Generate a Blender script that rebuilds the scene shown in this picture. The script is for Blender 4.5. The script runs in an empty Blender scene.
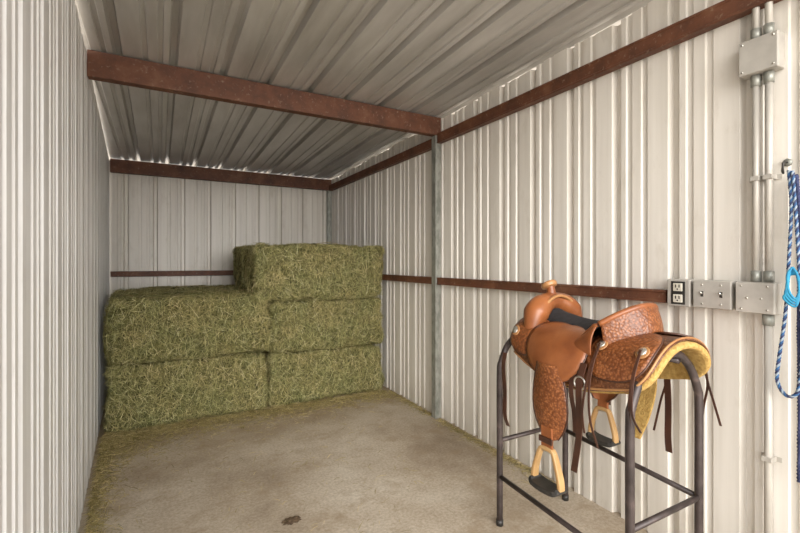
import bpy, bmesh, math, random
import numpy as np
from mathutils import Vector, Matrix, noise
random.seed(7); rng=np.random.default_rng(7)
S=bpy.context.scene
COL=S.collection
S.view_settings.view_transform='Standard'

# ---------------------------------------------------------------- materials
def newmat(name):
    m=bpy.data.materials.new(name); m.use_nodes=True
    nt=m.node_tree; b=nt.nodes['Principled BSDF']
    return m,nt,b
def ramp(nt,stops):
    r=nt.nodes.new('ShaderNodeValToRGB')
    e=r.color_ramp.elements
    while len(e)<len(stops): e.new(0.5)
    for i,(p,c) in enumerate(stops):
        e[i].position=p; e[i].color=(*c,1)
    return r
def coords(nt,scale=(1,1,1)):
    t=nt.nodes.new('ShaderNodeTexCoord'); mp=nt.nodes.new('ShaderNodeMapping')
    mp.inputs['Scale'].default_value=scale
    nt.links.new(t.outputs['Object'],mp.inputs['Vector']); return mp.outputs['Vector']
def noisen(nt,vec,scale,detail=4,rough=.55):
    n=nt.nodes.new('ShaderNodeTexNoise'); n.inputs['Scale'].default_value=scale
    n.inputs['Detail'].default_value=detail; n.inputs['Roughness'].default_value=rough
    nt.links.new(vec,n.inputs['Vector']); return n
def mixc(nt,f,a,b,mode='MIX'):
    m=nt.nodes.new('ShaderNodeMix'); m.data_type='RGBA'; m.blend_type=mode
    if isinstance(f,(int,float)): m.inputs[0].default_value=f
    else: nt.links.new(f,m.inputs[0])
    for i,v in ((6,a),(7,b)):
        if isinstance(v,tuple): m.inputs[i].default_value=(*v,1)
        else: nt.links.new(v,m.inputs[i])
    return m.outputs[2]
def bump(nt,b,h,strength=.3,dist=.01):
    n=nt.nodes.new('ShaderNodeBump'); n.inputs['Strength'].default_value=strength
    n.inputs['Distance'].default_value=dist
    nt.links.new(h,n.inputs['Height']); nt.links.new(n.outputs[0],b.inputs['Normal'])
def noisemat(name,stops,scale=5,vs=(1,1,1),rough=.6,metal=0,bstr=0,bscale=None,detail=5):
    m,nt,b=newmat(name); v=coords(nt,vs)
    n=noisen(nt,v,scale,detail); r=ramp(nt,stops)
    nt.links.new(n.outputs['Fac'],r.inputs['Fac']); nt.links.new(r.outputs[0],b.inputs['Base Color'])
    b.inputs['Roughness'].default_value=rough; b.inputs['Metallic'].default_value=metal
    if bstr:
        n2=noisen(nt,v,bscale or scale*4,4); bump(nt,b,n2.outputs['Fac'],bstr)
    return m

def wallmat(name,c1,c2,dirt,metal=0,rough=.36):
    m,nt,b=newmat(name)
    v=coords(nt,(9,9,.35)); n=noisen(nt,v,1.6,5)
    r=ramp(nt,[(.3,c2),(.62,c1)]); nt.links.new(n.outputs['Fac'],r.inputs['Fac'])
    v2=coords(nt,(3,3,1.2)); n2=noisen(nt,v2,3,6,.65)
    r2=ramp(nt,[(.56,(0,0,0)),(.78,(.5,.5,.5))]); nt.links.new(n2.outputs['Fac'],r2.inputs['Fac'])
    c=mixc(nt,r2.outputs[0],r.outputs[0],dirt)
    g=nt.nodes.new('ShaderNodeNewGeometry'); sx=nt.nodes.new('ShaderNodeSeparateXYZ')
    nt.links.new(g.outputs['Position'],sx.inputs[0])
    mr=nt.nodes.new('ShaderNodeMapRange'); mr.inputs['From Min'].default_value=0; mr.inputs['From Max'].default_value=.35
    mr.inputs['To Min'].default_value=.55; mr.inputs['To Max'].default_value=0
    nt.links.new(sx.outputs['Z'],mr.inputs['Value'])
    mm=nt.nodes.new('ShaderNodeMath'); mm.operation='MULTIPLY'
    nt.links.new(mr.outputs[0],mm.inputs[0]); nt.links.new(n2.outputs['Fac'],mm.inputs[1])
    c=mixc(nt,mm.outputs[0],c,(.33,.27,.19))
    nt.links.new(c,b.inputs['Base Color'])
    b.inputs['Roughness'].default_value=rough; b.inputs['Metallic'].default_value=metal
    return m
M_wall=wallmat('painted_steel_cream',(.79,.745,.675),(.665,.62,.55),(.50,.44,.35))
M_wallL=wallmat('painted_steel_white',(.78,.77,.75),(.64,.63,.605),(.54,.50,.45))
M_ceil=noisemat('galvalume_ceiling',[(.3,(.43,.41,.38)),(.55,(.56,.54,.51)),(.75,(.66,.64,.61))],2.2,(3,.5,3),.32,.2)
def redmat():
    m,nt,b=newmat('red_oxide_primer'); v=coords(nt)
    n=noisen(nt,v,7,8,.65); r=ramp(nt,[(.3,(.070,.026,.014)),(.55,(.145,.053,.025)),(.8,(.23,.115,.062))])
    nt.links.new(n.outputs['Fac'],r.inputs['Fac'])
    n2=noisen(nt,v,38,6,.7); r2=ramp(nt,[(.58,(0,0,0)),(.70,(.6,.6,.6))]); nt.links.new(n2.outputs['Fac'],r2.inputs['Fac'])
    nt.links.new(mixc(nt,r2.outputs[0],r.outputs[0],(.36,.27,.19)),b.inputs['Base Color'])
    b.inputs['Roughness'].default_value=.6; return m
M_red=redmat()
M_galv=noisemat('galvanized_steel',[(.35,(.22,.225,.195)),(.6,(.37,.37,.33))],30,(1,1,.4),.45,.4)
M_conduit=noisemat('conduit_painted',[(.3,(.42,.39,.345)),(.7,(.58,.545,.485))],14,(1,1,.3),.45,.2)
M_box=noisemat('electrical_box_grey',[(.3,(.40,.375,.335)),(.7,(.52,.49,.44))],12,(1,1,1),.4,.2)
M_dark=noisemat('dark_plastic',[(.3,(.015,.014,.013)),(.7,(.04,.036,.03))],10,rough=.5)
M_ivory=noisemat('outlet_face',[(.3,(.62,.58,.48)),(.7,(.72,.68,.58))],10,rough=.4)
M_rack=noisemat('rack_brown_steel',[(.3,(.030,.022,.020)),(.6,(.070,.052,.048)),(.8,(.17,.125,.11))],14,rough=.42,metal=.3)
M_silver=noisemat('silver_concho',[(.3,(.45,.43,.38)),(.7,(.75,.72,.66))],60,rough=.3,metal=.9)

def floormat():
    m,nt,b=newmat('stained_concrete'); v=coords(nt)
    n=noisen(nt,v,1.3,9,.6); r=ramp(nt,[(.32,(.38,.30,.215)),(.45,(.53,.44,.335)),(.57,(.65,.565,.455)),(.72,(.75,.68,.575))])
    nt.links.new(n.outputs['Fac'],r.inputs['Fac'])
    n2=noisen(nt,v,60,4,.7); r2=ramp(nt,[(.35,(.70,.68,.64)),(.65,(1,1,1))]); nt.links.new(n2.outputs['Fac'],r2.inputs['Fac'])
    c=mixc(nt,1,r.outputs[0],r2.outputs[0],'MULTIPLY')
    n3=noisen(nt,v,3.2,8,.72); r3=ramp(nt,[(.51,(0,0,0)),(.66,(.75,.75,.75))]); nt.links.new(n3.outputs['Fac'],r3.inputs['Fac'])
    c=mixc(nt,r3.outputs[0],c,(.35,.26,.165))
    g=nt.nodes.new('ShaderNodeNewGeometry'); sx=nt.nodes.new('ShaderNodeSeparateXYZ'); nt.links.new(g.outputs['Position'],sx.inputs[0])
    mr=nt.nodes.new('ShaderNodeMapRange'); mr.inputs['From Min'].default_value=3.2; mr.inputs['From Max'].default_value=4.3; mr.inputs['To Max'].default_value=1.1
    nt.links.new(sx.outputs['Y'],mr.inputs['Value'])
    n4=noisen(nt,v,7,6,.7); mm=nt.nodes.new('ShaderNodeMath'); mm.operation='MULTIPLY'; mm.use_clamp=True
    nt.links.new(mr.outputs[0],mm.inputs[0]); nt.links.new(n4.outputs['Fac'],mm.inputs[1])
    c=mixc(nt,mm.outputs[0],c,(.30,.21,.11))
    nt.links.new(c,b.inputs['Base Color']); b.inputs['Roughness'].default_value=.85
    bump(nt,b,n2.outputs['Fac'],.25,.004); return m
M_floor=floormat()
M_ground=noisemat('sandy_ground',[(.3,(.56,.49,.41)),(.7,(.68,.61,.52))],3,rough=.95)

def haymat(name,k=1.0,mul=((.80,.86,.72),(1.0,.94,.82))):
    m,nt,b=newmat(name)
    a=nt.nodes.new('ShaderNodeAttribute'); a.attribute_name='rnd'
    cs=[(0,(.08,.078,.026)),(.33,(.23,.215,.080)),(.60,(.40,.36,.16)),(.86,(.64,.56,.32)),(1,(.86,.78,.55))]
    r=ramp(nt,[(p,tuple(min(.92,q*k) for q in c)) for p,c in cs])
    nt.links.new(a.outputs['Fac'],r.inputs['Fac'])
    v=coords(nt); n=noisen(nt,v,5,4); r2=ramp(nt,[(.3,mul[0]),(.7,mul[1])]); nt.links.new(n.outputs['Fac'],r2.inputs['Fac'])
    nt.links.new(mixc(nt,1,r.outputs[0],r2.outputs[0],'MULTIPLY'),b.inputs['Base Color'])
    b.inputs['Roughness'].default_value=.6; return m
M_hay=haymat('hay_strands',1.08)
M_straw=haymat('loose_hay_strands',1.0,((.85,.76,.60),(1.0,.90,.74)))
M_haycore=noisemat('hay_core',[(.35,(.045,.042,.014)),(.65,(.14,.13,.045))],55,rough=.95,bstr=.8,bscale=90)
M_twine=noisemat('baling_twine',[(.3,(.30,.22,.10)),(.7,(.45,.34,.17))],60,rough=.9)

def leather(name,c1,c2,tool=False,rough=.34):
    m,nt,b=newmat(name); v=coords(nt)
    n=noisen(nt,v,9,5); r=ramp(nt,[(.3,c2),(.7,c1)]); nt.links.new(n.outputs['Fac'],r.inputs['Fac'])
    c=r.outputs[0]
    if tool:
        vo=nt.nodes.new('ShaderNodeTexVoronoi'); vo.inputs['Scale'].default_value=95
        nd=noisen(nt,v,30,2); mv=nt.nodes.new('ShaderNodeMix'); mv.data_type='VECTOR'; mv.inputs[0].default_value=.008
        nt.links.new(v,mv.inputs[4]); nt.links.new(nd.outputs['Color'],mv.inputs[5])
        nt.links.new(mv.outputs[1],vo.inputs['Vector'])
        r2=ramp(nt,[(.15,(1,1,1)),(.65,(.48,.41,.36))]); nt.links.new(vo.outputs['Distance'],r2.inputs['Fac'])
        c=mixc(nt,1,c,r2.outputs[0],'MULTIPLY'); bump(nt,b,vo.outputs['Distance'],.5,.004)
    else:
        n2=noisen(nt,v,160,3); bump(nt,b,n2.outputs['Fac'],.15,.002)
    nt.links.new(c,b.inputs['Base Color']); b.inputs['Roughness'].default_value=rough; return m
M_tan=leather('leather_tan',(.34,.115,.036),(.19,.056,.018))
M_tool=leather('leather_tooled',(.27,.110,.045),(.15,.058,.025),True)
M_tool2=leather('leather_tooled_orange',(.38,.14,.047),(.24,.078,.026),True)
M_brn=leather('leather_dark_strap',(.08,.030,.016),(.04,.017,.011))
M_lt=leather('leather_light_edge',(.46,.235,.092),(.33,.145,.054))
M_suede=noisemat('black_suede',[(.3,(.012,.011,.012)),(.7,(.03,.028,.03))],40,rough=.9)
M_fleece=noisemat('fleece_gold',[(.3,(.38,.22,.055)),(.7,(.60,.40,.13))],50,rough=.95,bstr=.9,bscale=120)
M_wood=noisemat('stirrup_wood',[(.3,(.38,.21,.078)),(.7,(.54,.34,.15))],14,(1,1,.3),.45)
M_blue=noisemat('rope_blue',[(.3,(.02,.07,.18)),(.7,(.04,.13,.28))],60,rough=.8)
M_navy=noisemat('rope_navy',[(.3,(.015,.02,.06)),(.7,(.05,.06,.14))],60,rough=.8)
M_white=noisemat('rope_white',[(.3,(.22,.28,.34)),(.7,(.38,.44,.50))],60,rough=.8)
M_teal=noisemat('rope_teal',[(.3,(.01,.16,.32)),(.7,(.03,.29,.44))],60,rough=.75)

# ---------------------------------------------------------------- helpers
def link(o,parent=None):
    COL.objects.link(o)
    if parent: o.parent=parent
    return o
def mesh_obj(name,verts,faces,mat,parent=None,smooth=False):
    me=bpy.data.meshes.new(name); me.from_pydata([tuple(v) for v in verts],[],faces); me.update()
    mats=mat if isinstance(mat,(list,tuple)) else [mat]
    for m in mats: me.materials.append(m)
    if smooth:
        for p in me.polygons: p.use_smooth=True
    return link(bpy.data.objects.new(name,me),parent)
def empty(name,loc=(0,0,0)):
    e=bpy.data.objects.new(name,None); e.empty_display_size=.1; COL.objects.link(e); return e
def box(name,lo,hi,mat,parent=None,bevel=.004):
    x0,y0,z0=lo;x1,y1,z1=hi
    v=[(x0,y0,z0),(x1,y0,z0),(x1,y1,z0),(x0,y1,z0),(x0,y0,z1),(x1,y0,z1),(x1,y1,z1),(x0,y1,z1)]
    f=[(0,3,2,1),(4,5,6,7),(0,1,5,4),(1,2,6,5),(2,3,7,6),(3,0,4,7)]
    o=mesh_obj(name,v,f,mat,parent)
    if bevel:
        b=o.modifiers.new('bev','BEVEL'); b.width=bevel; b.segments=2
    return o
def catmull(pts,n):
    P=[Vector(p) for p in pts]
    if len(P)<3 or n<=1: return P
    out=[]
    for i in range(len(P)-1):
        p0=P[i-1] if i>0 else P[i]*2-P[i+1]; p1=P[i]; p2=P[i+1]; p3=P[i+2] if i+2<len(P) else P[i+1]*2-P[i]
        for k in range(n):
            t=k/n
            out.append(.5*((2*p1)+(-p0+p2)*t+(2*p0-5*p1+4*p2-p3)*t*t+(-p0+3*p1-3*p2+p3)*t**3))
    out.append(P[-1]); return out
def tube_geo(pts,r,seg=12,n=6):
    Q=catmull(pts,n)
    m=len(Q)
    if isinstance(r,(int,float)): R=[r]*m
    else: R=list(np.interp(np.linspace(0,len(r)-1,m),range(len(r)),r))
    verts=[];faces=[]
    t0=(Q[1]-Q[0]).normalized(); up=Vector((0,0,1)) if abs(t0.z)<.9 else Vector((0,1,0))
    nrm=(up-t0*up.dot(t0)).normalized()
    for i in range(m):
        t=(Q[min(i+1,m-1)]-Q[max(i-1,0)]).normalized()
        nrm=(nrm-t*nrm.dot(t)).normalized(); bi=t.cross(nrm)
        for k in range(seg):
            a=2*math.pi*k/seg
            verts.append(Q[i]+(nrm*math.cos(a)+bi*math.sin(a))*R[i])
    for i in range(m-1):
        for k in range(seg):
            a=i*seg+k;b=i*seg+(k+1)%seg
            faces.append((a,b,b+seg,a+seg))
    faces.append(tuple(range(seg))[::-1]); faces.append(tuple((m-1)*seg+k for k in range(seg)))
    return verts,faces
def tube(name,pts,r,mat,parent=None,seg=12,n=6):
    v,f=tube_geo(pts,r,seg,n); return mesh_obj(name,v,f,mat,parent,True)
def grid(name,fn,nu,nv,mat,parent=None,thick=0,offset=-1,mat_in=None,sub=0):
    v=[fn(i/(nu-1),j/(nv-1)) for i in range(nu) for j in range(nv)]
    f=[(i*nv+j,(i+1)*nv+j,(i+1)*nv+j+1,i*nv+j+1) for i in range(nu-1) for j in range(nv-1)]
    mats=[mat]+([mat_in] if mat_in else [])
    o=mesh_obj(name,v,f,mats,parent,True)
    if thick:
        s=o.modifiers.new('sol','SOLIDIFY'); s.thickness=thick; s.offset=offset
        if mat_in: s.material_offset=1; s.material_offset_rim=1
    if sub:
        s=o.modifiers.new('sub','SUBSURF'); s.levels=sub; s.render_levels=sub
    return o
def ribbon(name,pts,wdir,width,th,mat,parent=None,n=6):
    Q=catmull(pts,n); m=len(Q); w=Vector(wdir).normalized()
    if isinstance(width,(int,float)): W=[width]*m
    else: W=list(np.interp(np.linspace(0,len(width)-1,m),range(len(width)),width))
    v=[];f=[]
    for i in range(m):
        t=(Q[min(i+1,m-1)]-Q[max(i-1,0)]).normalized(); nn=t.cross(w).normalized()
        for a,b in((-1,-1),(1,-1),(1,1),(-1,1)):
            v.append(Q[i]+w*(a*W[i]/2)+nn*(b*th/2))
    for i in range(m-1):
        for k in range(4):
            a=i*4+k;b=i*4+(k+1)%4; f.append((a,b,b+4,a+4))
    f.append((3,2,1,0)); f.append(tuple((m-1)*4+k for k in range(4)))
    o=mesh_obj(name,v,f,mat,parent); bm=bmesh.new(); bm.from_mesh(o.data); bmesh.ops.recalc_face_normals(bm,faces=bm.faces); bm.to_mesh(o.data); bm.free()
    bv=o.modifiers.new('b','BEVEL'); bv.width=th*.3; bv.segments=2; bv.limit_method='ANGLE'
    return o

# ---------------------------------------------------------------- panels
PITCH=.305
def profile(length,start=0.0,md=.009,mj=.034):
    base=[(0,0),(.090,0),(.096,md),(.120,md),(.126,0),(.174,0),(.180,md),(.204,md),(.210,0),(.238,0),(.250,mj),(.282,mj),(.294,0)]
    out=[];k=-1
    while k*PITCH-start<length:
        for s,d in base:
            q=k*PITCH+s-start
            if 0<=q<=length: out.append((q,d))
        k+=1
    if out[0][0]>0: out.insert(0,(0,out[0][1]))
    if out[-1][0]<length: out.append((length,out[-1][1]))
    return out
def panel(name,p0,p1,outw,z0,z1,mat,start=0,zfun=None,md=.009,mj=.034):
    a=Vector((*p0,0));b=Vector((*p1,0)); L=(b-a).length; d=(b-a).normalized(); o=Vector((*outw,0)).normalized()
    v=[];f=[]
    pr=profile(L,start,md,mj)
    for s,dep in pr:
        q=a+d*s+o*dep
        zz=zfun(q) if zfun else z1
        v.append((q.x,q.y,z0)); v.append((q.x,q.y,zz))
    for i in range(len(pr)-1):
        f.append((2*i,2*i+2,2*i+3,2*i+1))
    ob=mesh_obj(name,v,f,mat)
    s=ob.modifiers.new('sol','SOLIDIFY'); s.thickness=.0015; s.offset=0
    return ob
def zceil(y): return 2.70-.027*(y-3.27)
XR=2.21; YB=6.13
def xl(y): return -.393-.045*(y-3.27)
panel('wall_right',(XR,.05),(XR,YB),(1,0),0,2.7,M_wall,.02,lambda q:zceil(q.y)-.016-.008*math.sin(q.y*9))
panel('wall_left',(xl(.05),.05),(xl(YB),YB),(-1,-.05),0,2.7,M_wallL,.11,lambda q:zceil(q.y)-.035,.007,.026)
panel('wall_back',(xl(YB)-.02,YB+.002),(XR+.02,YB+.002),(0,1),0,2.60,M_wall,.08,lambda q:zceil(YB)-.010)
pr=profile(3.1,.05); v=[];f=[]
for s,dep in pr:
    x=-.75+s
    for y in (.05,6.5): v.append((x,y,zceil(y)+dep*1.15))
for i in range(len(pr)-1): f.append((2*i,2*i+1,2*i+3,2*i+2))
c=mesh_obj('ceiling',v,f,M_ceil); s=c.modifiers.new('sol','SOLIDIFY'); s.thickness=.0015; s.offset=1
box('floor',(-.62,-.6,-.12),(2.32,6.3,0),M_floor,bevel=0)
box('ground',(-30,-30,-.3),(30,30,-.125),M_ground,bevel=0)

# ---------------------------------------------------------------- steel beams
def cbeam_x(name,x0,x1,y,z0,z1,d=.065,t=.006):
    prof=[(y+d,z0+.02),(y+d,z0),(y,z0),(y,z1),(y+d,z1),(y+d,z1-.02)]
    v=[(x,a,b) for x in (x0,x1) for a,b in prof]; n=len(prof)
    f=[(i,i+1,i+1+n,i+n) for i in range(n-1)]
    o=mesh_obj(name,v,f,M_red); s=o.modifiers.new('s','SOLIDIFY'); s.thickness=t; s.offset=0
    b=o.modifiers.new('b','BEVEL'); b.width=.003; b.segments=2
    return o
cbeam_x('trim_1',xl(3.2)+.002,XR-.006,3.22,2.535,2.69)
cbeam_x('trim_2',xl(6.0)+.006,XR-.006,6.05,2.455,2.605)
def rail(name,y0,y1,z0,z1,d=.05):
    v=[(XR-.003-a,y,z) for y in (y0,y1) for a,z in ((0,z0),(d,z0),(d,z0+.01),(d-.004,z0+.014),(d-.004,z1-.014),(d,z1-.01),(d,z1),(0,z1))]
    n=8; f=[(i,(i+1)%n,(i+1)%n+n,i+n) for i in range(n)]+[tuple(range(n))[::-1],tuple(range(n,2*n))]
    o=mesh_obj(name,v,f,M_red)
    bm=bmesh.new(); bm.from_mesh(o.data); bmesh.ops.recalc_face_normals(bm,faces=bm.faces); bm.to_mesh(o.data); bm.free()
    return o
rail('trim_3',.05,3.215,2.46,2.545)
rail('trim_4',3.29,6.04,2.44,2.52)
rail('trim_5',1.22,3.215,1.20,1.262)
rail('trim_6',3.285,6.12,1.20,1.262)
box('trim_7',(xl(6.1)+.012,6.085,1.225),(XR-.06,6.125,1.29),M_red)
def post(name,x,y,z1,w=.06,d=.055):
    prof=[(x+d,y-w/2+.015),(x+d,y-w/2),(x,y-w/2),(x,y+w/2),(x+d,y+w/2),(x+d,y+w/2-.015)]
    v=[(a,b,z) for z in (0.001,z1) for a,b in prof]; n=6
    f=[(i,i+1,i+1+n,i+n) for i in range(n-1)]
    o=mesh_obj(name,v,f,M_galv); s=o.modifiers.new('s','SOLIDIFY'); s.thickness=.004; s.offset=0
    return o
post('support_post',2.148,3.252,2.53)
post('support_post.001',2.148,6.08,2.45,.05)

# ---------------------------------------------------------------- hay bales
def strands(n,pos,nor,tang,lmin,lmax,wmin,wmax,tilt,wild=0):
    L=rng.uniform(lmin,lmax,n)[:,None]; W=rng.uniform(wmin,wmax,n)[:,None]
    T=tang/np.linalg.norm(tang,axis=1)[:,None]
    B=np.cross(nor,T); B/=np.linalg.norm(B,axis=1)[:,None]+1e-9
    tl=np.abs(rng.normal(0,tilt,n))
    if wild: 
        k=rng.random(n)<wild; tl[k]=rng.uniform(.3,1.2,k.sum())
    tl=tl[:,None]
    D=T*np.cos(tl)+nor*np.sin(tl)
    tw=rng.uniform(-1.0,1.0,n)[:,None]
    Wd=B*np.cos(tw)+nor*np.sin(tw)
    p0=pos-D*L*.35; p1=pos+D*L*.15+nor*rng.uniform(0,.006,n)[:,None]; p2=pos+D*L*.65-nor*rng.uniform(-.004,.014,n)[:,None]
    V=np.stack([p0-Wd*W/2,p0+Wd*W/2,p1-Wd*W/2,p1+Wd*W/2,p2-Wd*W*.25,p2+Wd*W*.25],1).reshape(-1,3)
    return V
def strand_faces(n,base=0):
    i=np.arange(n)[:,None]*6+base
    return np.concatenate([i+np.array([[0,1,3,2]]),i+np.array([[2,3,5,4]])],1).reshape(-1,4)
def build_strand_mesh(name,V,F,rnd,extraV=None,extraF=None,mats=None,extra2=None):
    me=bpy.data.meshes.new(name)
    parts=[V]; allF=F.tolist(); mi=[0]*len(allF); base=len(V)
    for idx,ex in ((1,(extraV,extraF) if extraV is not None else None),(2,extra2)):
        if ex is None: continue
        ev,ef=ex; parts.append(np.array(ev)); allF+=[tuple(int(a)+base for a in q) for q in ef]; mi+=[idx]*len(ef); base+=len(ev)
    allV=np.concatenate(parts)
    me.from_pydata(allV.tolist(),[],allF); me.update()
    for m in mats: me.materials.append(m)
    me.polygons.foreach_set('material_index',np.array(mi,dtype=np.int32))
    a=me.attributes.new('rnd','FLOAT','POINT'); r=np.full(len(allV),.3,dtype=np.float32); r[:len(rnd)]=rnd
    a.data.foreach_set('value',r)
    return me
def bale_mesh(name,seed,N=36000):
    global rng
    rng=np.random.default_rng(seed)
    hx,hy,hz=.605,.285,.238; rc=.065
    def surf(p):
        q=np.clip(p,[-hx+rc,-hy+rc,-hz+rc],[hx-rc,hy-rc,hz-rc]); d=p-q
        l=np.linalg.norm(d,axis=-1,keepdims=True)+1e-9
        n=d/l; return q+n*rc,n
    bm=bmesh.new(); bmesh.ops.create_cube(bm,size=2)
    bmesh.ops.subdivide_edges(bm,edges=bm.edges[:],cuts=26,use_grid_fill=True)
    bm.verts.index_update()
    cv=np.array([v.co[:] for v in bm.verts])*np.array([hx,hy,hz]); cf=[[v.index for v in f.verts] for f in bm.faces]; bm.free()
    sp,sn=surf(cv)
    def disp(P):
        return np.array([noise.noise(Vector(p)*12+Vector((seed,0,0)))*.034+noise.noise(Vector(p)*3.3+Vector((0,seed,0)))*.044 for p in P])
    def groove(P,Nn):
        g=np.zeros(len(P))
        for y0 in (-.14,.0,.14):
            g+= .014*np.exp(-((P[:,1]-y0)/.014)**2)*(np.abs(Nn[:,1])<.5)
        fx=np.abs(((P[:,0]*7.3+.15*np.sin(P[:,2]*14+seed)+seed*.37)%1)-.5)
        g+=.010*np.exp(-(fx/.05)**2)
        return g
    coreV=sp+sn*(disp(sp)-.010-groove(sp,sn))[:,None]
    areas=np.array([hy*hz,hy*hz,hx*hz,hx*hz,hx*hy,hx*hy]); fc=rng.choice(6,N,p=areas/areas.sum())
    P=rng.uniform(-1,1,(N,3))*np.array([hx,hy,hz]); ax=fc//2; sg=np.where(fc%2==0,-1,1)
    P[np.arange(N),ax]=sg*np.array([hx,hy,hz])[ax]
    P,Nn=surf(P); P=P+Nn*(disp(P)-groove(P,Nn)-.002)[:,None]
    T=rng.normal(0,1,(N,3))*np.array([.9,1.1,1.2]); T-=Nn*(T*Nn).sum(1)[:,None]; T+=1e-4
    V=strands(N,P,Nn,T,.025,.10,.0012,.0038,.20,.15)
    V[:,0]=np.clip(V[:,0],-hx-.03,hx+.03); V[:,2]=np.clip(V[:,2],-hz-.004,hz+.02)
    r=rng.beta(1.4,1.6,N)
    tv=[];tf=[]
    for y0 in (-.14,0,.14):   # baling twine loops
        loop=[]
        for k in range(49):
            a=2*math.pi*k/48
            p=np.array([[hx*1.4*math.cos(a),y0,hz*1.8*math.sin(a)]]); p=np.clip(p,[-hx,-hy,-hz],[hx,hy,hz])
            q,nn=surf(p); q=q+nn*(disp(q)-.004)[:,None]; loop.append(tuple(q[0]))
        a_,b_=tube_geo(loop,.0028,6,2); base=len(tv); tv+=[tuple(z) for z in a_]; tf+=[tuple(i+base for i in q) for q in b_]
    return build_strand_mesh(name,V,strand_faces(N),np.repeat(r,6),coreV,cf,[M_hay,M_haycore,M_twine],(tv,tf))
bms=[bale_mesh('hay_bale_a',11),bale_mesh('hay_bale_b',29),bale_mesh('hay_bale_c',53)]
cnt=0
PI=math.pi
def bale(x,y,z,sx=1,sy=1,sz=1,rot=0,tip=(0,0)):
    global cnt
    o=bpy.data.objects.new('hay_bale',bms[cnt%3]); cnt+=1
    o.location=(x,y,z); o.scale=(sx,sy,sz); o.rotation_euler=(tip[0],tip[1],rot); COL.objects.link(o); return o
for r_ in range(3):
    y=4.49+r_*.60; x=.255-.03*r_
    bale(x,y-.02*(r_==0),.272,1.05,1.02,1.12,PI if r_%2 else 0)
    bale(x+.015,y-.0,.820,1.07,1.03,1.13,(0 if r_%2 else PI)+.012,(0,.006))
for r_ in range(2):
    y=4.50+r_*.62
    bale(1.520,y,.252,1.0,1.02,1.04,0)
    bale(1.530,y,.760,.99,1.02,1.04,PI-.01)
    bale(1.445,y-.01,1.292,1.11,1.03,1.14,0.0 if r_ else PI+.012,(0,-.006 if r_==0 else 0))

# loose hay on floor
N1=10000
y=4.17-np.abs(rng.exponential(.10,N1)); x=rng.uniform(-.37,2.12,N1)
N2=5000
y2=rng.uniform(1.2,4.15,N2); x2=xl(y2)+.035+np.abs(rng.exponential(.04,N2))
N3=2000
y3=rng.uniform(1.9,4.15,N3); x3=XR-.03-np.abs(rng.exponential(.03,N3))
k_=np.abs(y3-3.252)>.06; y3=y3[k_]; x3=x3[k_]; N3=len(y3)
N4=420
y4=rng.uniform(1.9,4.0,N4); x4=rng.uniform(-.2,1.5,N4)
N5=3500
y5=4.14-np.abs(rng.exponential(.22,N5)); x5=-.38+np.abs(rng.exponential(.14,N5))
X=np.concatenate([x,x2,x3,x4,x5]); Y=np.concatenate([y,y2,y3,y4,y5]); N=len(X)
h=np.concatenate([.03*np.exp(-(4.17-y)/.08),.015*np.exp(-(x2-xl(y2)-.035)/.05),np.zeros(N3),np.zeros(N4),.05*np.exp(-(4.14-y5)/.2)*np.exp(-(x5+.38)/.2)])
P=np.stack([X,Y,rng.uniform(.002,.010,N)+h*rng.random(N)],1); Nn=np.tile([0,0,1.],(N,1)); a=rng.uniform(0,2*PI,N)
T=np.stack([np.cos(a),np.sin(a),0*a],1)
V=strands(N,P,Nn,T,.015,.075,.0012,.0032,.12)
V[:,2]=np.maximum(V[:,2],.001); V[:,0]=np.clip(V[:,0],xl(V[:,1])+.006,XR-.008)
me=build_strand_mesh('loose_hay',V,strand_faces(N),np.repeat(rng.beta(2.4,1.5,N),6),None,None,[M_straw])
COL.objects.link(bpy.data.objects.new('loose_hay',me))
bm=bmesh.new(); bmesh.ops.create_icosphere(bm,subdivisions=4,radius=1)
for v_ in bm.verts:
    n_=noise.noise(v_.co*2.3)*.5+noise.noise(v_.co*6)*.25
    v_.co*=1+n_; v_.co.x*=.045; v_.co.y*=.028; v_.co.z=max(v_.co.z,-.1)*.012+.001
me=bpy.data.meshes.new('dirt_clump'); bm.to_mesh(me); bm.free()
me.materials.append(noisemat('dirt',[(.3,(.05,.03,.015)),(.7,(.14,.09,.05))],60,rough=.9))
o=bpy.data.objects.new('dirt_clump',me); o.location=(.62,2.33,.0); COL.objects.link(o)

# ---------------------------------------------------------------- electrical
def ebox(parent,name,y0,y1,z0,z1,d=.055,mat=M_box):
    b=box(name,(XR-d-.002,y0,z0),(XR-.002,y1,z1),mat,parent,.005)
    box(name+'_cover',(XR-d-.007,y0+.002,z0+.002),(XR-d-.0025,y1-.002,z1-.002),mat,parent,.002)
    return b
def screw(parent,name,y,z,x):
    tube(name,[(x,y,z),(x-.003,y,z)],.004,M_silver,parent,10,1)
e=empty('electrical_outlet'); ebox(e,'housing',1.105,1.208,1.19,1.318)
xf=XR-.062
box('face_plate',(xf-.002,1.125,1.20),(xf,1.187,1.308),M_dark,e,0)
for k,zc in enumerate((1.281,1.228)):
    box('socket_%d'%k,(xf-.006,1.135,zc-.019),(xf-.002,1.177,zc+.019),M_ivory,e,.003)
    for dy in (-.008,.008): box('slot_%d'%k,(xf-.0075,1.156+dy-.002,zc-.002),(xf-.0055,1.156+dy+.002,zc+.012),M_dark,e,0)
    tube('ground_hole_%d'%k,[(xf-.0055,1.156,zc-.009),(xf-.0075,1.156,zc-.009)],.0035,M_dark,e,8,1)
e=empty('light_switch'); ebox(e,'housing',.938,1.092,1.192,1.318)
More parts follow.
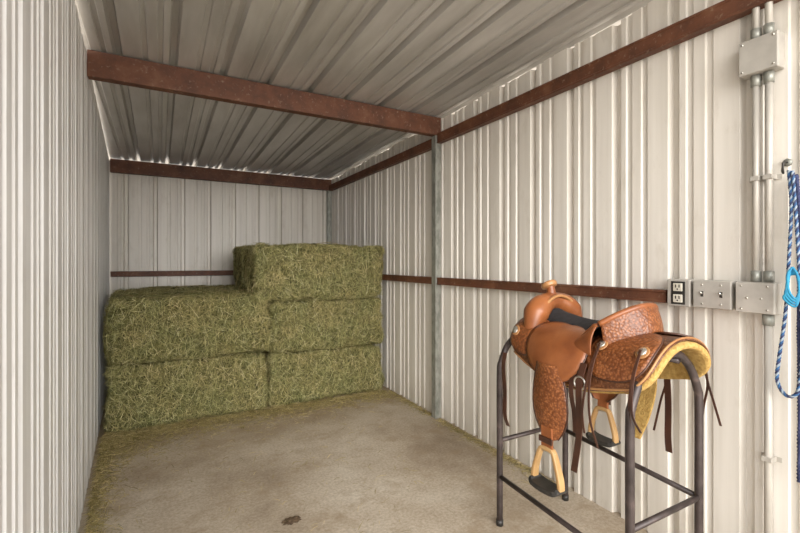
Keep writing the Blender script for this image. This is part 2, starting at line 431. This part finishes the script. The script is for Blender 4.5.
for k,yc in enumerate((.977,1.053)):
    box('toggle_plate_%d'%k,(xf-.001,yc-.006,1.243),(xf+.001,yc+.006,1.268),M_dark,e,.001)
    tube('toggle_%d'%k,[(xf,yc,1.256),(xf-.016,yc,1.264)],[.005,.004],M_silver,e,8,1)
    for zc in (1.212,1.298): screw(e,'screw_%d'%k,yc,zc,xf+.001)
e=empty('junction_box'); ebox(e,'housing',.785,.922,1.188,1.316,.06)
for k,(yc,zc) in enumerate(((.81,1.3),(.900,1.3),(.81,1.204),(.900,1.204),(.83,1.25),(.880,1.25))):
    screw(e,'screw_%d'%k,yc,zc,XR-.066)
e=empty('junction_box'); ebox(e,'housing',.775,.910,2.18,2.325,.06)
for k,(yc,zc) in enumerate(((.79,2.31),(.896,2.31),(.79,2.195),(.896,2.195))): screw(e,'screw_%d'%k,yc,zc,XR-.066)
def conduit(y,z0,z1,r=.0135,n=1):
    e=empty('conduit_pipe'); x=XR-.03
    tube('pipe',[(x,y,z0),(x,y,z1)],r,M_conduit,e,16,1)
    for zz in (z0,z1):
        s=1 if zz==z0 else -1
        tube('coupling',[(x,y,zz+s*.001),(x,y,zz+s*.045)],r*1.35,M_galv,e,16,1)
    for k in range(n):
        zz=z0+(z1-z0)*(k+.5)/n
        box('strap',(x-r-.003,y-r-.003,zz-.01),(XR-.001,y+r+.003,zz+.01),M_conduit,e,.002)
        box('strap_ear',(XR-.004,y-r-.020,zz-.01),(XR-.001,y+r+.020,zz+.01),M_conduit,e,0)
conduit(.862,1.318,2.178); conduit(.818,1.318,2.178)
conduit(.862,2.327,2.71); conduit(.818,2.327,2.71)
conduit(.820,.002,1.186,.015,1)

# ---------------------------------------------------------------- ropes
def twisted_rope(name,pts,r,mats,pitch=.05,parent=None):
    Q=catmull(pts,24); top=empty(name) if parent is None else parent
    L=0; cum=[0]
    for i in range(1,len(Q)): L+=(Q[i]-Q[i-1]).length; cum.append(L)
    nrm=Vector((1,0,.2)); 
    lines=[[] for _ in mats]
    m=len(Q)
    for i in range(m):
        t=(Q[min(i+1,m-1)]-Q[max(i-1,0)]).normalized(); nrm=(nrm-t*nrm.dot(t)).normalized(); bi=t.cross(nrm)
        for k in range(len(mats)):
            a=2*PI*(cum[i]/pitch+k/len(mats))
            lines[k].append(Q[i]+(nrm*math.cos(a)+bi*math.sin(a))*r*.5)
    for k,l in enumerate(lines): tube('%s_strand_%d'%(name,k+1),l,r*.56,mats[k],top,8,1)
    return top
xr=XR-.05
hl=empty('rope_halter')
def dy(pts,d): return [(a,b+d,c) for a,b,c in pts]
D=.012
tube('hook',dy([(XR-.002,.745,1.80),(XR-.03,.745,1.80),(XR-.06,.742,1.765),(XR-.062,.738,1.75),(XR-.075,.735,1.765),(XR-.078,.733,1.79)],D+.01),.004,M_dark,hl,8,6)
tube('hook_plate',dy([(XR-.001,.745,1.80),(XR-.006,.745,1.80)],D+.01),.016,M_galv,hl,12,1)
twisted_rope('lead',dy([(xr,.735,1.76),(xr-.01,.724,1.62),(xr-.015,.730,1.4),(xr-.01,.742,1.2),(xr-.01,.762,1.02),(xr-.01,.768,.93),(xr-.01,.745,.880),(xr-.012,.715,.882),(xr-.015,.698,.93),(xr-.01,.690,1.1),(xr-.01,.697,1.3),(xr-.012,.705,1.5),(xr-.005,.722,1.755)],D),.0068,[M_blue,M_white,M_navy],.035,hl)
twisted_rope('lead_tail',dy([(xr+.012,.722,1.74),(xr+.01,.706,1.5),(xr,.708,1.2),(xr,.706,.9),(xr,.708,.55)],D-.005),.009,[M_navy,M_navy,M_navy],.04,hl)
for k in range(4):
    a=.01*k
    tube('loop_%d'%k,dy([(xr-.035,.722+a*.4,1.38-a),(xr-.05,.732,1.35-a*2),(xr-.05,.728+a*.5,1.29-a),(xr-.04,.712,1.26-a),(xr-.035,.702,1.29),(xr-.04,.706,1.35),(xr-.035,.722+a*.4,1.38-a)],D-.01),.0045,M_teal,hl,8,6)

# ---------------------------------------------------------------- saddle rack
rk=empty('saddle_rack')
RR=.0165
def arch_pts(y,xn,xf):
    c=(xn+xf)/2
    return [(xn,y,.0),(xn,y,.45),(xn,y,.80),(xn+.012,y,.87),(xn+.06,y,.955),(c-.10,y,1.018),(c-.04,y,1.035),(c+.04,y,1.035),(c+.10,y,1.018),(xf-.06,y,.955),(xf-.012,y,.87),(xf,y,.80),(xf,y,.45),(xf,y,.0)]
tube('rear_arch',arch_pts(.985,1.515,1.985),RR,M_rack,rk,14,6)
tube('front_arch',arch_pts(1.76,1.583,2.09),RR,M_rack,rk,14,6)
def bar(n,a,b,r=.012): tube(n,[a,b],r,M_rack,rk,12,1)
bar('crossbar_rear',(1.515,.985,.41),(1.985,.985,.41)); bar('crossbar_front',(1.583,1.76,.45),(2.09,1.76,.45))
bar('side_bar_far',(1.985,.985,.41),(2.09,1.76,.41)); bar('side_bar_near',(1.515,.985,.26),(1.583,1.76,.26))
bar('top_rail_near',(1.68,.985,1.0),(1.735,1.76,1.0)); bar('top_rail_far',(1.835,.985,1.0),(1.935,1.76,1.0))
for (x_,y_) in ((1.515,.985),(1.985,.985),(1.583,1.76),(2.09,1.76)):
    tube('foot_cap',[(x_,y_,.0),(x_,y_,.03)],.019,M_dark,rk,14,1)

# ---------------------------------------------------------------- western saddle
sd=empty('western_saddle'); CX=1.80
def I(y,tab): 
    xs=[a for a,b in tab]; ys=[b for a,b in tab]; return float(np.interp(y,xs,ys))
ZC=[(.90,1.10),(1.05,1.095),(1.2,1.085),(1.4,1.08),(1.55,1.10),(1.66,1.125),(1.80,1.10)]
HW=[(.90,.225),(1.1,.240),(1.4,.25),(1.6,.235),(1.8,.215)]
def arch(y,p,sg,off=0):
    q=min(p,1.0); th=q*PI/2
    c=CX+(y-1.36)*.05
    hw=I(y,HW); z=I(y,ZC)-.205*(1-math.cos(th))
    x=hw*math.sin(th)**.92 if th>0 else 0
    nx,nz=math.sin(th),math.cos(th)
    if p>1: z-=(p-1)*.33
    return Vector((c+sg*(x+nx*off),y,z+nz*off))
def skirt(off,ext):
    def fn(u,v):
        sp=(v*2-1); p=abs(sp)*(.95+ext*.03); sg=-1 if sp<0 else 1
        yr=.925-ext*.008+.09*abs(sp)**6; yf=1.735+ext*.008-.10*abs(sp)**5
        y=yr+(yf-yr)*u
        p+= .12*math.sin(PI*u)*abs(sp)**3
        return arch(y,p,sg,off)
    return fn
grid('skirt_fleece',skirt(-.022,1),30,41,M_fleece,sd,.030,0,sub=1)
grid('skirt',skirt(.0,0),36,45,M_tool,sd,.010,0,sub=1)
# lighter stitched border along the skirt edge
sk=skirt(.006,0)
for v0,tag in ((.015,'near'),(.985,'far')):
    tube('skirt_border_'+tag,[sk(j/20,v0) for j in range(21)],.0045,M_lt,sd,8,2)
tube('skirt_border_rear',[sk(.012,j/30) for j in range(31)],.0045,M_lt,sd,8,2)
def disc_on(name,yc,pc,ry,rp,sg,off,bulge,mat,thick=.008,sq=2.6,nr=8,na=40,skew=0,rim=None):
    V=[];F=[]
    V.append(arch(yc,pc,sg,off+bulge))
    for i in range(1,nr+1):
        r=i/nr
        for k in range(na):
            a=2*PI*k/na; ca,sa=math.cos(a),math.sin(a)
            den=(abs(ca)**sq+abs(sa)**sq)**(1/sq)
            y=yc+ry*r*ca/den+skew*r*sa; p=max(0,pc+rp*r*sa/den)
            V.append(arch(y,p,sg,off+bulge*(1-r*r)))
    for k in range(na): F.append((0,1+k,1+(k+1)%na))
    for i in range(1,nr):
        for k in range(na):
            a=1+(i-1)*na+k;b=1+(i-1)*na+(k+1)%na; F.append((a,a+na,b+na,b))
    if rim:
        R=[V[1+(nr-1)*na+k] for k in range(na)]; R.append(R[0])
        tube(name+'_edge',R,.0045,rim,sd,6,2)
    o=mesh_obj(name,V,F,mat,sd,True)
    bm=bmesh.new(); bm.from_mesh(o.data); bmesh.ops.recalc_face_normals(bm,faces=bm.faces); bm.to_mesh(o.data); bm.free()
    s=o.modifiers.new('s','SOLIDIFY'); s.thickness=thick; s.offset=0
    return o
for sg,tag in ((-1,'near'),(1,'far')):
    disc_on('rear_jockey_'+tag,1.09,.46,.14,.40,sg,.014,.006,M_tool2,rim=M_brn)
    disc_on('seat_jockey_'+tag,1.385,.60,.175,.42,sg,.026,.024,M_tan,.008,2.2,skew=-.015,rim=M_brn)
    disc_on('front_jockey_'+tag,1.60,.55,.095,.32,sg,.016,.008,M_tool2,rim=M_brn)
    for j,(yc,pc) in enumerate(((1.165,.47),(.985,.50),(1.655,.62))):
        disc_on('rosette_%s_%d'%(tag,j),yc,pc,.026,.075,sg,.030,.002,M_lt,.004,2)
        disc_on('concho_%s_%d'%(tag,j),yc,pc,.017,.048,sg,.036,.006,M_silver,.003,2)
path=[(1.60,1.165,.085,.06),(1.54,1.145,.10,.05),(1.46,1.130,.125,.055),(1.37,1.122,.15,.07),(1.28,1.130,.165,.06),(1.20,1.155,.178,.05),(1.135,1.187,.185,.055),(1.090,1.213,.182,.078)]
def seatfn(u,v):
    k=u*(len(path)-1); i=min(int(k),len(path)-2); t=k-i
    a=[path[i][j]*(1-t)+path[i+1][j]*t for j in range(4)]
    s=v*2-1; back=max(0,(u-.55)/.45)
    y=a[0]+back*.10*abs(s)**2.2
    x=CX+(y-1.36)*.05+a[2]*s
    z=a[1]-a[3]*abs(s)**2.3
    return Vector((x,y,z))
grid('seat',seatfn,36,25,M_suede,sd,.012,-1,sub=1)
def cback(u,v):
    s=v*2-1; rim=seatfn(1,v)
    x=rim.x+ (0.004)*s*u; y=rim.y-.012-.012*math.sin(u*PI)-.035*u**2*(1-abs(s)**2)
    zb=arch(max(y-.01,.93),0,1).z+.012-.135*abs(s)**2.2
    return Vector((x,y,rim.z+.004+(min(zb,rim.z-.01)-rim.z)*u))
grid('cantle_back',cback,14,29,M_tool2,sd,.010,0,sub=1)
tube('cantle_binding',[seatfn(1,j/16)+Vector((0,-.006,.004)) for j in range(17)],.013,M_tan,sd,10,3)
for v0,tag in ((0,'near'),(1,'far')):
    tube('seat_edge_'+tag,[seatfn(j/14,v0) for j in range(15)],.008,M_tan,sd,8,3)
for sg,tag in ((-1,'near'),(1,'far')):
    def fn(u,v,sg=sg):
        a=seatfn(u,0 if sg<0 else 1); y=a.y; b=arch(y,.62,sg,.024)
        m=a*(1-v)+b*v; m.x+=sg*.016*math.sin(v*PI); m.z+=.01*math.sin(v*PI); return m
    grid('seat_leather_'+tag,fn,26,9,M_tan,sd,.007,0,sub=1)
c0=CX+.013
tube('pommel',[(c0-.165,1.60,1.02),(c0-.150,1.60,1.08),(c0-.125,1.605,1.135),(c0-.085,1.61,1.170),(c0-.03,1.615,1.190),(c0+.03,1.615,1.190),(c0+.085,1.61,1.170),(c0+.125,1.605,1.135),(c0+.150,1.60,1.08),(c0+.165,1.60,1.02)],[.035,.048,.064,.060,.048,.048,.060,.064,.048,.035],M_tan,sd,20,6)
tube('pommel_binding',[(c0-.155,1.56,1.07),(c0-.12,1.562,1.155),(c0-.07,1.562,1.205),(c0,1.565,1.225),(c0+.07,1.562,1.205),(c0+.12,1.562,1.155),(c0+.155,1.56,1.07)],.008,M_lt,sd,8,6)
tube('horn_neck',[(c0,1.615,1.20),(c0,1.618,1.235),(c0,1.622,1.262),(c0,1.630,1.280)],[.036,.025,.021,.025],M_tan,sd,16,5)
tube('horn_cap',[(c0,1.626,1.262),(c0,1.629,1.268),(c0,1.635,1.281),(c0,1.640,1.289),(c0,1.641,1.293)],[.022,.040,.043,.036,.012],M_lt,sd,24,4)

def fender(tag,sg,yt,yb,ztop,zbot,X0,X1):
    w=[.13,.155,.175,.19,.195,.185,.15,.085]
    n=len(w)
    def fn(u,v):
        k=u*(n-1); i=min(int(k),n-2); t=k-i; ww=w[i]*(1-t)+w[i+1]*t
        y=yt+(yb-yt)*u; z=ztop+(zbot-ztop)*u; s=v*2-1
        x=X0+(X1-X0)*u + sg*(.022*(1-s*s)) - sg*.01*u
        return Vector((x,y+ww/2*s,z-.012*(1-s*s)*u))
    grid('fender_'+tag,fn,24,11,M_tool2 if tag=='near' else M_tan,sd,.007,0,sub=1)
    for v0 in (0,1): tube('fender_edge_%s_%d'%(tag,v0),[fn(j/14,v0) for j in range(15)],.0045,M_brn,sd,6,2)
    ribbon('stirrup_leather_'+tag,[(X1+sg*.012,yb,zbot+.05),(X1+sg*.012,yb,zbot-.01),(X1+sg*.01,yb,zbot-.055)],(0,1,0),.062,.012,M_tan,sd,4)
    ribbon('stirrup_buckle_'+tag,[(X1+sg*.021,yb,zbot+.005),(X1+sg*.021,yb,zbot-.022)],(0,1,0),.075,.008,M_brn,sd,1)
    zt=zbot-.055; zb=zt-.155; X=X1+sg*.01
    pts=[(X,yb-.075,zb),(X,yb-.070,zb+.05),(X,yb-.052,zb+.11),(X,yb-.036,zt-.004),(X,yb-.02,zt+.006),(X,yb+.02,zt+.006),(X,yb+.036,zt-.004),(X,yb+.052,zb+.11),(X,yb+.070,zb+.05),(X,yb+.075,zb)]
    ribbon('stirrup_frame_'+tag,pts,(1,0,0),[.036,.036,.032,.028,.028,.028,.028,.032,.036,.036],.018,M_wood,sd,5)
    ribbon('stirrup_tread_'+tag,[(X,yb-.078,zb+.012),(X,yb-.06,zb-.006),(X,yb,zb-.011),(X,yb+.06,zb-.006),(X,yb+.078,zb+.012)],(1,0,0),[.06,.085,.09,.085,.06],.022,M_dark,sd,4)
    tube('stirrup_bolt_'+tag,[(X,yb-.045,zt-.006),(X,yb+.045,zt-.006)],.006,M_silver,sd,8,1)
fender('near',-1,1.375,1.365,.945,.62,CX-.275,CX-.285)
fender('far',1,1.44,1.50,.93,.665,CX+.262,CX+.262)

def strap(name,pts,w,mat=M_brn,th=.004,wd=(0,1,0)): return ribbon(name,pts,wd,w,th,mat,sd,6)
xn=CX-.262
strap('latigo',[(xn,1.20,.98),(xn-.025,1.205,.90),(xn-.02,1.21,.80),(xn-.012,1.215,.70),(xn-.015,1.225,.60),(xn-.02,1.235,.52)],.030)
strap('latigo_keeper',[(xn-.006,1.245,.96),(xn-.02,1.25,.86),(xn-.005,1.245,.76),(xn-.01,1.235,.68)],.022)
strap('breast_strap',[(CX-.235,1.70,.93),(CX-.255,1.69,.86),(CX-.25,1.685,.74),(CX-.255,1.68,.62),(CX-.24,1.672,.56)],.026)
tube('cinch_ring',[(xn-.022,1.205+.026*math.cos(a),.90+.026*math.sin(a)) for a in np.linspace(0,2*PI,17)],.004,M_silver,sd,8,2)
for j,(y0,p0,dy_,zl,b) in enumerate(((1.165,.47,.02,.70,.03),(1.165,.47,-.04,.66,.05),(.985,.50,-.01,.74,.02),(.985,.50,-.035,.78,.05))):
    a=arch(y0,p0,-1,.045); e0=arch(y0+dy_*.3,1.0,-1,.03)
    pts=[a,(a+e0)/2+Vector((-.02,0,0)),e0+Vector((-.012,0,0)),Vector((e0.x-.01-b*.3,y0+dy_*.7,(e0.z+zl)/2)),Vector((e0.x-.005+b*.2,y0+dy_,zl))]
    strap('saddle_string_%d'%j,pts,.010,M_brn,.0035)
for j,(y0,dy_,zl) in enumerate(((.985,-.06,.72),(.985,.02,.66),(1.165,.05,.60))):
    a=arch(y0,.50,1,.045); e0=arch(y0,1.0,1,.03)
    strap('saddle_string_far_%d'%j,[a,e0+Vector((.01,0,0)),Vector((e0.x,y0+dy_*.5,(e0.z+zl)/2)),Vector((e0.x-.01,y0+dy_,zl))],.010,M_brn,.0035)
strap('cinch_far',[(CX+.225,1.22,.90),(CX+.23,1.23,.78),(CX+.21,1.25,.66),(CX+.19,1.28,.56)],.075,M_fleece,.012)
strap('flank_strap',[(CX+.225,1.14,.90),(CX+.22,1.13,.76),(CX+.20,1.12,.62),(CX+.19,1.11,.55)],.03,M_brn,.004)

# ---------------------------------------------------------------- light
w=bpy.data.worlds.new('World'); S.world=w; w.use_nodes=True
bg=w.node_tree.nodes['Background']; bg.inputs[0].default_value=(.97,.98,1,1); bg.inputs[1].default_value=3.0
def sun(name,dirv,strength,angle,col=(1,1,1)):
    l=bpy.data.lights.new(name,'SUN'); l.energy=strength; l.angle=math.radians(angle); l.color=col
    o=bpy.data.objects.new(name,l); o.rotation_euler=Vector(dirv).to_track_quat('-Z','Y').to_euler(); o.location=(0,-3,4); COL.objects.link(o)
sun('sun_soft',(.24,1,-.22),5.0,52,(1,.965,.91))

# ---------------------------------------------------------------- camera
cd=bpy.data.cameras.new('camera'); cd.sensor_width=36; cd.lens=433*36/800; cd.shift_y=-4.5/800; cd.clip_start=.02
cam=bpy.data.objects.new('camera',cd); cam.location=(0,0,1.4); cam.rotation_euler=(PI/2,0,-math.atan(240/433)); COL.objects.link(cam)
S.camera=cam
